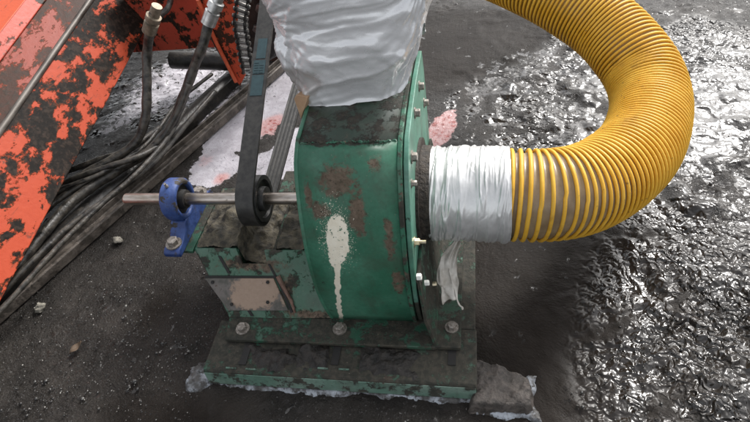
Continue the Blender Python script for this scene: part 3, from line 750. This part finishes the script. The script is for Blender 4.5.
# ------------------------------------------------------------------ silver plastic wrapped round the outlet
def wrap():
    nu, nv = 280, 170; z0, z1 = .512, 1.02
    U, V = np.meshgrid(np.linspace(0, 1, nu, endpoint=False), np.linspace(0, 1, nv))
    th = U*2*pi - pi/2                      # u=0 faces the viewer (-y)
    hx = .116 + .030*np.clip(V*2.2, 0, 1)**.9 + .02*V; hy = .125 + .03*V
    cx = -.104 + .003*V + .012*V; cy = .150 - .01*V
    e = 2/4.6
    sx = np.sign(np.cos(th))*np.abs(np.cos(th))**e; sy = np.sign(np.sin(th))*np.abs(np.sin(th))**e
    sm = ((U + .5) % 1.0)*.78; hm = V*.5            # metres round and up the sheet, seam at the back
    big = fbm(sm*7, hm*7, 3, 3)
    def folds(ang, fa, fb, sd, p=1.5, w=.05):
        c_, s_ = math.cos(radians(ang)), math.sin(radians(ang)); wp = fbm(sm*6+sd, hm*6, sd, 3)*w
        q = fbm((sm*c_+hm*s_+wp)*fa, (-sm*s_+hm*c_+wp*.6)*fb, sd+1, 3)
        return np.clip(1-np.abs(q)*2.6, 0, 1)**p
    m1 = np.clip(fbm(sm*5, hm*6, 40, 2)*1.4+.5, 0, 1); m2 = np.clip(fbm(sm*5+4, hm*6, 50, 2)*1.6+.5, 0, 1)
    seamfade = np.clip(np.minimum(sm, .78-sm)*14, 0, 1)
    def fan(s0, h0, fa, sd, reach, lo=0.0, fr=4.0):
        dx = sm-s0; dy = hm-h0; r_ = np.sqrt(dx*dx+dy*dy); a_ = np.arctan2(dy, dx)
        q = fbm(a_*fa + .6*fbm(sm*7, hm*7, sd+9, 2), r_*fr, sd, 2)
        return np.clip(1-np.abs(q)*3.0, 0, 1)**1.15*np.exp(-((r_-lo)/reach)**2)*np.clip(r_/.07, 0, 1)
    d = big*.010 + fan(.265, -.01, 4.6, 61, .20)*.0075 + fan(.26, .19, 4.4, 71, .17)*.0065 + fan(.50, .22, 4.0, 67, .12)*.0055 + folds(52, 7, 40, 97, 1.2, .05)*.0045*np.exp(-((sm-.475)/.05)**2-((hm-.06)/.06)**2) + fan(.40, -.05, 3.0, 77, .14, .05)*.006
    d += folds(-50, 3, 15, 83, 1.2, .06)*.0050*m2 + folds(42, 3, 20, 89, 1.2, .06)*.0045*m1 + folds(-68, 4, 34, 93, 1.4, .06)*.0022*m1
    d = d*seamfade
    up = np.clip((V-.45)/.15, 0, 1); d += folds(72, 4, 30, 95, 1.3)*.009*up*seamfade
    # overlapping windings: the lower sheet lies outside, with a slanting upper edge
    e1 = V - (.33 + .10*np.sin(U*2*pi+.4) - .03*np.cos(2*U*2*pi)); d += .004/(1+np.exp(e1*320))
    e2 = V - (.20 - .07*np.sin(U*2*pi-.4)); d += .0025/(1+np.exp(e2*300))
    d += .003*np.exp(-(V/.012)**2)
    rr = 1 + d/.12
    X = cx + sx*hx*rr; Y = cy + sy*hy*rr
    zb = .524 + .012*np.sin(U*2*pi*1+.6) + .010*fbm(U*9, U*0+.3, 19, 3)
    zb = zb + .088*np.exp(-((th+.30)/.66)**2) - .022*np.exp(-((th+2.5+2*pi*(th>pi))/.5)**2)    # lifts over the right hand rim
    Z = zb + (z1-zb)*V
    mb = MB()
    rows = [[(X[j,i],Y[j,i],Z[j,i]) for i in range(nu)] for j in range(nv)]
    mb.loft(rows, True, False)
    o = build('plastic_wrap', mb, M['plastic'], None, smooth=180)
    tag(o, 'crumpled silver plastic sheet wrapped round the blower outlet, above the green drum', 'plastic sheet')
wrap()
mb = MB(); mb.prism([at(*p,1,.0) for p in ((296,95),(308,97),(301,119),(294,99))], (.006,.035,-.01)); o = build('cardboard_scrap', mb, M['card'], None, bevel=.0008)
tag(o, 'small torn tan cardboard scrap tucked under the lower left of the silver sheet', 'cardboard')

# ------------------------------------------------------------------ tape, flap and yellow hose
def tape_wrap():
    nu, nv = 220, 150
    U, V = np.meshgrid(np.linspace(0,1,nu,endpoint=False), np.linspace(0,1,nv))
    th = U*2*pi; x = .020 + .176*V
    r = .1015 + .001*np.sin(V*20)
    for k in range(6):      # wound turns, each a little askew
        e = V - (.10+.16*k + .03*np.sin(th+k*1.7)); r = r + .0022*(1/(1+np.exp(-e*160)) - np.clip(e+.5,0,1)*.9)
    tw = (U+.25) % 1.0
    q = fbm(tw*5+V*3, V*13+tw*3.5+.6*fbm(tw*4,V*3,5,2), 81, 3); fold = np.clip(1-np.abs(q)*3.2, 0, 1)**1.5
    q = fbm(tw*9-V*4, V*26-tw*6, 91, 3); fold2 = np.clip(1-np.abs(q)*3.2, 0, 1)**1.5
    fd = np.clip(np.minimum(tw, 1-tw)*20, 0, 1)
    r = r + (fold*.0034 + fold2*.0016*np.clip(fbm(tw*4,V*4,6,2)*2+.5,0,1))*fd + .0018*fbm(np.cos(th)*2, np.sin(th)*2+V*3, 7, 3)
    r = r - .004*np.exp(-((V-1)/.05)**2)
    x = x + .003*np.sin(th*2+1)*np.where(V>.5,1,-1)*np.abs(V-.5)
    mb = MB(); mb.loft([[(x[j,i], cos(th[j,i])*r[j,i], .3-.006*V[j,i]+sin(th[j,i])*r[j,i]) for i in range(nu)] for j in range(nv)], True, False)
    o = build('duct_tape', mb, M['tape'], None, smooth=180); tag(o, 'silver duct tape wound round the joint between blower inlet and yellow hose', 'tape')
tape_wrap()
def flap():
    rows = []; n = 26; m = 12; rnd = random.Random(4)
    for j in range(n):
        s = j/(n-1); w = .010+.036*math.sin(min(1,s*1.25)*pi*.62)
        c = Vector((.088-.028*math.sin(s*2.6)+.004*s, -.055-.075*s-.02*s*s, .212-.118*s))
        row = []
        for i in range(m):
            t = i/(m-1)*2-1
            fz = float(fbm(np.array(s*5+3), np.array(t*2.2), 17, 3)); fy = float(fbm(np.array(s*6), np.array(t*3+9), 27, 3))
            row.append(c + Vector((t*w*.5+.016*fz*s, -.026*fy*(.4+s)-.007*math.cos(t*7+s*6), .024*fz*s - t*.008)))
        rows.append(row)
    mb = MB(); mb.grid(rows); o = build('plastic_scrap', mb, M['flap'], None, smooth=180, solid=.0012, sub=1)
    tag(o, 'torn crumpled pale plastic strip hanging under the duct tape against the green foot', 'plastic strip')
flap()
ctr = [(.17,0,.294),(.20,0,.292)]
for px, py, z in ((550,195,.288),(585,188,.270),(617,170,.252),(640,145,.238),(650,110,.238),(645,80,.262),(630,55,.296),(605,28,.335),(570,4,.375),(530,-17,.41),(480,-36,.43),(410,-50,.43)):
    ctr.append(tuple(at(px,py,2,z)))
def hose():
    P = catmull(ctr, .004)
    # arc-length frames
    s = [0]
    for a, b in zip(P, P[1:]): s.append(s[-1]+(b-a).length)
    L = s[-1]
    def frame(q):
        q = min(max(q,0),L-1e-4); lo = 0
        import bisect
        i = min(bisect.bisect_right(s,q)-1, len(P)-2); f = (q-s[i])/(s[i+1]-s[i]); p = P[i].lerp(P[i+1], f)
        a = P[max(0,i-4)]; b = P[min(len(P)-1,i+5)]; d = (b-a).normalized()
        u = d.cross(Vector((0,0,1))).normalized(); return p, d, u, u.cross(d)
    root = empty('suction_hose', at(617,170,2,0.0))
    tag(root, 'yellow spiral ribbed suction hose curving from the taped inlet to the upper right', 'hose')
    def rad(q): return .0965 - .006*smst(.4,1.2,q)
    mb = MB(); rings = []; q = .02
    pit = lambda q: .0195-.0055*smst(.03,.12,q)-.0015*smst(.30,.5,q)
    ph = 0; qs = []; 
    while q < L:
        p, d, u, w = frame(q); turn = ph - math.floor(ph)
        # wall bellies slightly between ribs
        rings.append([p + (u*cos(2*pi*k/72)+w*sin(2*pi*k/72))*(rad(q)-.0045+.0018*cos(2*pi*(ph-k/72))) for k in range(72)])
        q += .0025; ph += .0025/pit(q)
    mb.loft(rings, True, False); build('hose_wall', mb, M['wall'], root, smooth=180)
    mb = MB(); ph = 0; q = .02; R = []; nper = 56
    while q < L:
        p, d, u, w = frame(q); a = 2*pi*ph; rdir = u*cos(a)+w*sin(a); pr = pit(q)
        rr = min(.0048, pr*.285); c = p + rdir*(rad(q))
        R.append([c + rdir*rr*.95*sin(2*pi*k/9) + d*rr*cos(2*pi*k/9) for k in range(9)])
        ph += 1/nper; q += pr/nper
    mb.loft(R, True, True); build('spiral_rib', mb, M['rib'], root, smooth=180)
hose()

# ------------------------------------------------------------------ orange machine frame on the left
OF = empty('machine_frame', (-1.15,.4,0)); tag(OF, 'peeling orange painted steel machine frame beam along the left, above the black hoses', 'machine frame')
def edge(pa, pb, X, y0=-.75, y1=1.75):
    a = at(*pa,0,X); b = at(*pb,0,X); d = b-a
    return [a + d*((y-a.y)/d.y) for y in (y0,y1)]
E1 = edge((9,285),(160,2),-1.10); E2 = edge((0,130),(90,0),-1.2); E3 = edge((0,62),(46,0),-1.29)
for e in (E1,E2,E3): pass
E4 = [p+Vector((-.03,0,.035)) for p in E3]; E5 = [p+Vector((-.30,0,.01)) for p in E4]; E6 = [Vector((p.x,p.y,E1[i].z-.02)) for i,p in enumerate(E5)]
def bandp(name, A, B, th, mat):
    n = (A[1]-A[0]).cross(B[0]-A[0]).normalized()
    if n.z < 0 and abs(n.z) > .2: n = -n
    mb = MB(); mb.prism([A[0],A[1],B[1],B[0]], -n*th); return build(name, mb, mat, OF, bevel=.003)
bandp('beam_web', E1, E2, .012, M['orange']); bandp('beam_flange', E2, E3, .012, M['brown'])
bandp('beam_lip', E3, E4, .010, M['redp']); bandp('beam_top', E4, E5, .012, M['orangeb'])
mb = MB(); mb.prism_pts([E1[0]+Vector((-.014,0,.004)),E2[0]+Vector((-.014,0,-.014)),E5[0]+Vector((0,0,-.014)),E6[0]], [E1[1]+Vector((-.014,0,.004)),E2[1]+Vector((-.014,0,-.014)),E5[1]+Vector((0,0,-.014)),E6[1]]); build('beam_core', mb, M['dark'], OF)
mb = MB(); mb.tube([E2[0].lerp(E2[1],i/20)+Vector((.0,0,-.002)) for i in range(21)], .010, 14); build('ridge_rod', mb, M['worn'], OF)
# cross plate, gusset and pipe behind
def ypoly(name, px, Y, th, mat):
    mb = MB(); mb.prism([at(*p,1,Y) for p in px], (0,th,0)); return build(name, mb, mat, OF, bevel=.002)
ypoly('cross_plate', ((128,53),(222,47),(208,-40),(120,-40)), .95, .015, M['redp'])
ypoly('gusset_plate', ((196,8),(203,-40),(240,-40),(236,40),(245,76),(240,86),(232,76),(214,46)), .80, .012, M['redrust'])
mb = MB(); mb.tube([at(198,0,1,.79),at(216,42,1,.79),at(236,82,1,.79)], .007, 10); build('gusset_edge', mb, simple('orange_edge', (.5,.07,.025), (.62,.12,.05), 50, (.4,.6), mud=.6), OF)
mb = MB(); mb.tube([at(172,60,1,.97),at(236,62,1,.97)], .035, 20); build('cross_pipe', mb, M['raild'], OF)

# rails lying on the floor
def rail(name, mat, pts, label, cat='steel rail', r=0, z=.02):
    return
mb = MB()
A0, A1 = at(-40,345,2,.012), at(300,50,2,.012); d = (A1-A0).normalized(); w = Vector((d.y,-d.x,0)); 
B0, B1 = at(-40,362,2,.012), at(300,62,2,.012)
pr = [(-.035,.0),(.035,.0),(.035,.032),(.024,.034),(.022,.012),(-.022,.012),(-.024,.034),(-.035,.032)]
mb.prism_pts([A0+w*x+Vector((0,0,z-.010)) for x,z in pr], [A1+w*x*.75+Vector((0,0,z-.010)) for x,z in pr])
o = build('steel_channel', mb, M['rail'], None, bevel=.003); tag(o, 'long muddy brown steel channel lying on the floor under the bare shaft end', 'steel channel')
mb = MB()
A0, A1 = at(-40,330,2,.03), at(234,76,2,.03); d = (A1-A0).normalized(); w = Vector((d.y,-d.x,0))
pr = [(-.028,0),(.028,0),(.028,.045),(.016,.055),(-.016,.055),(-.028,.045)]
mb.prism_pts([A0+w*x+Vector((0,0,z-.028)) for x,z in pr], [A1+w*x+Vector((0,0,z-.028)) for x,z in pr])
o = build('steel_bar', mb, M['raild'], None, bevel=.003); tag(o, 'thick greasy black steel bar on the floor between the hoses and the brown channel', 'steel bar')

# hydraulic hoses
def hyd(pts, r, label, fit=None, cat='hydraulic hose', cuff=None):
    root = empty('hydraulic_hose', at(pts[-1][0],pts[-1][1],2,0)); tag(root, label, cat, 'hydraulic hoses beside the orange beam')
    P = catmull([at(*p[:2],2,p[2]) for p in pts], .012)
    rnd = random.Random(len(pts)+int(pts[0][0]))
    mb = MB(); mb.tube(P, r, 12, rfun=lambda s: r*(1+.05*math.sin(s*90)+rnd.uniform(-.03,.06))); build('hose_body', mb, M['hoseblk'], root, smooth=180)
    if fit:
        F = [at(*p[:2],2,p[2]) for p in fit[0]]; mb = MB(); d = (F[-1]-F[0]); L = d.length
        mb.lathe([(0,r*1.05),(0,r*1.45),(L*.35,r*1.5),(L*.37,r*1.2),(L*.45,r*1.2),(L*.46,r*1.55),(L*.62,r*1.55),(L*.64,r*1.1),(L,r*1.05)], F[0], d, 20)
        build('hose_fitting', mb, M[fit[1]], root, smooth=35)
    return root
hyd([(209,22,.42),(203,45,.36),(194,68,.29),(182,100,.2),(170,128,.12),(150,150,.09),(115,172,.085),(72,202,.08),(38,240,.075),(6,280,.07),(-40,330,.06)], .0155, 'black hydraulic hose with bright steel fitting at its top, in front of the red plate', fit=([(208,24,.425),(222,-12,.52)],'fitting'))
hyd([(150,30,.44),(147,55,.36),(147,90,.27),(145,120,.19),(136,142,.13),(115,158,.10),(85,174,.085),(50,196,.08),(10,234,.07),(-40,284,.06)], .0145, 'black hydraulic hose with a dull tan fitting by the orange beam, dropping straight down', fit=([(149,32,.445),(157,6,.52)],'fitting2'))
hyd([(172,-10,.40),(168,8,.38),(152,24,.34),(149,44,.31)], .010, 'short muddy hose curling above the tan fitting, in front of the red plate')
hyd([(189,84,.25),(178,112,.18),(160,140,.12),(130,162,.10),(90,180,.09),(48,208,.08),(5,255,.07),(-40,300,.06)], .010, 'thin black hydraulic hose running behind the bright fitted one into the bundle')
hyd([(212,74,.09),(180,100,.09),(158,130,.1),(140,150,.10),(100,174,.11),(60,190,.10),(20,215,.08),(-30,250,.06)], .007, 'thinnest black hose of the bundle, sagging across the top of the other hoses')
hyd([(215,92,.08),(185,126,.085),(152,164,.09),(108,198,.09),(68,228,.085),(32,262,.08),(-5,300,.07),(-50,350,.06)], .0095, 'muddy grey hose in the middle of the bundle, lying along the black bar')
hyd([(186,108,.12),(166,140,.12),(138,172,.115),(100,206,.105),(55,250,.095),(14,296,.08),(-40,352,.06)], .0075, 'slim dark hose crossing over the thicker muddy ones of the bundle')
hyd([(160,128,.10),(128,150,.10),(98,160,.09),(70,170,.08),(40,178,.06)], .010, 'uppermost hose of the bundle, curving in under the orange beam just above the others')
hyd([(170,140,.09),(140,156,.12),(110,166,.12),(75,178,.10),(50,190,.08),(10,205,.06)], .009, 'short muddy hose at the upper side of the bundle, disappearing under the orange beam')
# greasy chain beside the belt
def chain():
    root = empty('roller_chain', at(246,60,1,.72)); tag(root, 'greasy dark roller chain hanging beside the drive belt, behind the rusty red gusset', 'chain')
    P = catmull([at(*p,1,.74) for p in ((247,-30),(243,0),(240,22),(243,42),(246,60),(250,76))], .002)
    s = 0; last = None; k = 0; acc = 0; pins = [P[0]]
    for a, b in zip(P,P[1:]):
        acc += (b-a).length
        if acc > .022: pins.append(b); acc = 0
    plates = []
    for i,(a,b) in enumerate(zip(pins,pins[1:])):
        d = (b-a).normalized(); y = Vector((1,0,0)); y = (y-d*y.dot(d)).normalized(); nrm = d.cross(y)
        for sx in (-1,1):
            mb = MB(); o = .018 if i%2 else .013
            c0 = a+y*sx*o; c1 = b+y*sx*o; pts = []
            for c, a0 in ((c1,-pi/2),(c0,pi/2)):
                for j in range(7):
                    t = a0+pi*j/6; pts.append(c + d*cos(t)*.009 + nrm*sin(t)*.009)
            mb.prism(pts, y*.003*sx); build('link_plate', mb, M['dark'], root, smooth=30)
        mb = MB(); mb.lathe([(-.026,.0035),(-.0262,.006),(-.014,.006),(-.013,.0065),(.013,.0065),(.014,.006),(.0262,.006),(.026,.0035)], a, y, 12); build('roller', mb, M['steeld'], root)
chain()
# dark gearbox housing behind belt and chain (upper edge of the picture)
mb = MB(); 
mb.prism([at(*p,1,.95) for p in ((243,-60),(280,-60),(283,40),(276,58),(262,66),(248,60))], (0,.12,0)); o = build('housing', mb, M['raild'], None, bevel=.012)
tag(o, 'dark greasy gear housing behind the drive belt at the upper edge', 'gear housing')
for (px,py,r) in ((262,8,.022),(258,28,.018),(266,44,.014)):
    mb = MB(); mb.lathe([(0,r),(.014,r),(.018,r*.7)], at(px,py,1,.95), (0,-1,0), 6); q = build('nut', mb, M['steeld'], o)
# rusty post behind belt and plastic
mb = MB(); mb.box(tuple(at(268,62,2,0)+Vector((-.02,0,0))), tuple(at(268,62,2,0)+Vector((.10,.06,.25)))); 
o = build('steel_post', mb, simple('brown_rusty_post', (.06,.03,.022), (.12,.06,.045), 30, (.5,.7), .1, .4, .004), None, bevel=.004); tag(o, 'short rusty brown steel post between the belt and the silver sheet', 'post')

# ------------------------------------------------------------------ loose stones and a dry leaf
def stone(px, py, r, label, seed):
    bm = bmesh.new(); bmesh.ops.create_icosphere(bm, subdivisions=3, radius=r); rnd = random.Random(seed)
    for v in bm.verts:
        n = v.co.normalized(); a = float(fbm(np.array(n.x*1.6+seed), np.array(n.y*1.6+n.z*1.3), seed, 4)); v.co *= 1+a*.7; v.co.z *= .75
    p = at(px,py,2,r*.45); bmesh.ops.translate(bm, verts=bm.verts, vec=p)
    mb = MB(); mb.bm.free(); mb.bm = bm; o = build('stone', mb, M['stone'], None, smooth=60); tag(o, label, 'stone', 'stones on the muddy floor')
stone(40,307,.014,'round grey stone lying beside the lower end of the brown channel',3)
stone(118,240,.013,'pale broken stone below the bare end of the shaft',5)
rows = []
for j in range(9):
    s = j/8; c = at(70,354,2,.006).lerp(at(82,342,2,.012), s); w = .011*math.sin(pi*min(.98,max(.04,s))); rows.append([c+Vector((t*w*.6,-t*w*.8,.004*abs(t)+.003*math.sin(s*7))) for t in (-1,-.5,0,.5,1)])
mb = MB(); mb.grid(rows); o = build('dry_leaf', mb, M['leaf'], None, smooth=180, solid=.0008); tag(o, 'small curled brown dry leaf lying on the muddy floor at the lower left', 'leaf')

# ------------------------------------------------------------------ camera, light, world
cam = bpy.data.cameras.new('camera'); co = bpy.data.objects.new('camera', cam); COL.objects.link(co)
bx = Vector((RX.x,RY.x,-RN.x)); by = -Vector((RX.y,RY.y,-RN.y)); bz = -Vector((RX.z,RY.z,-RN.z))
m = Matrix((bx,by,bz)).transposed().to_4x4(); m.translation = CAM; co.matrix_world = m
cam.sensor_width = 36; cam.lens = 36*FX/750; cam.clip_start = .02; cam.clip_end = 3000
S.camera = co
EL, AZ = radians(43), radians(30)
sd = Vector((sin(AZ)*cos(EL), cos(AZ)*cos(EL), sin(EL)))
sun = bpy.data.lights.new('sun','SUN'); sun.energy = 1.5; sun.angle = radians(14); sun.color = (1,.97,.93)
so = bpy.data.objects.new('sun', sun); COL.objects.link(so); so.rotation_euler = sd.to_track_quat('Z','Y').to_euler(); so.location = sd*5
W = bpy.data.worlds.new('World'); S.world = W; W.use_nodes = True
nt = W.node_tree; sky = nt.nodes.new('ShaderNodeTexSky'); sky.sky_type = 'NISHITA'; sky.sun_disc = False
sky.sun_elevation = EL; sky.sun_rotation = AZ; sky.air_density = 1.0; sky.dust_density = 3.5; sky.ozone_density = .6
hs = nt.nodes.new('ShaderNodeHueSaturation'); hs.inputs['Saturation'].default_value = .18
nt.links.new(sky.outputs[0], hs.inputs['Color']); nt.links.new(hs.outputs[0], nt.nodes['Background'].inputs[0]); nt.nodes['Background'].inputs[1].default_value = .15
S.view_settings.view_transform = 'Standard'; S.view_settings.look = 'None'; S.view_settings.exposure = 1.0; S.view_settings.gamma = 1
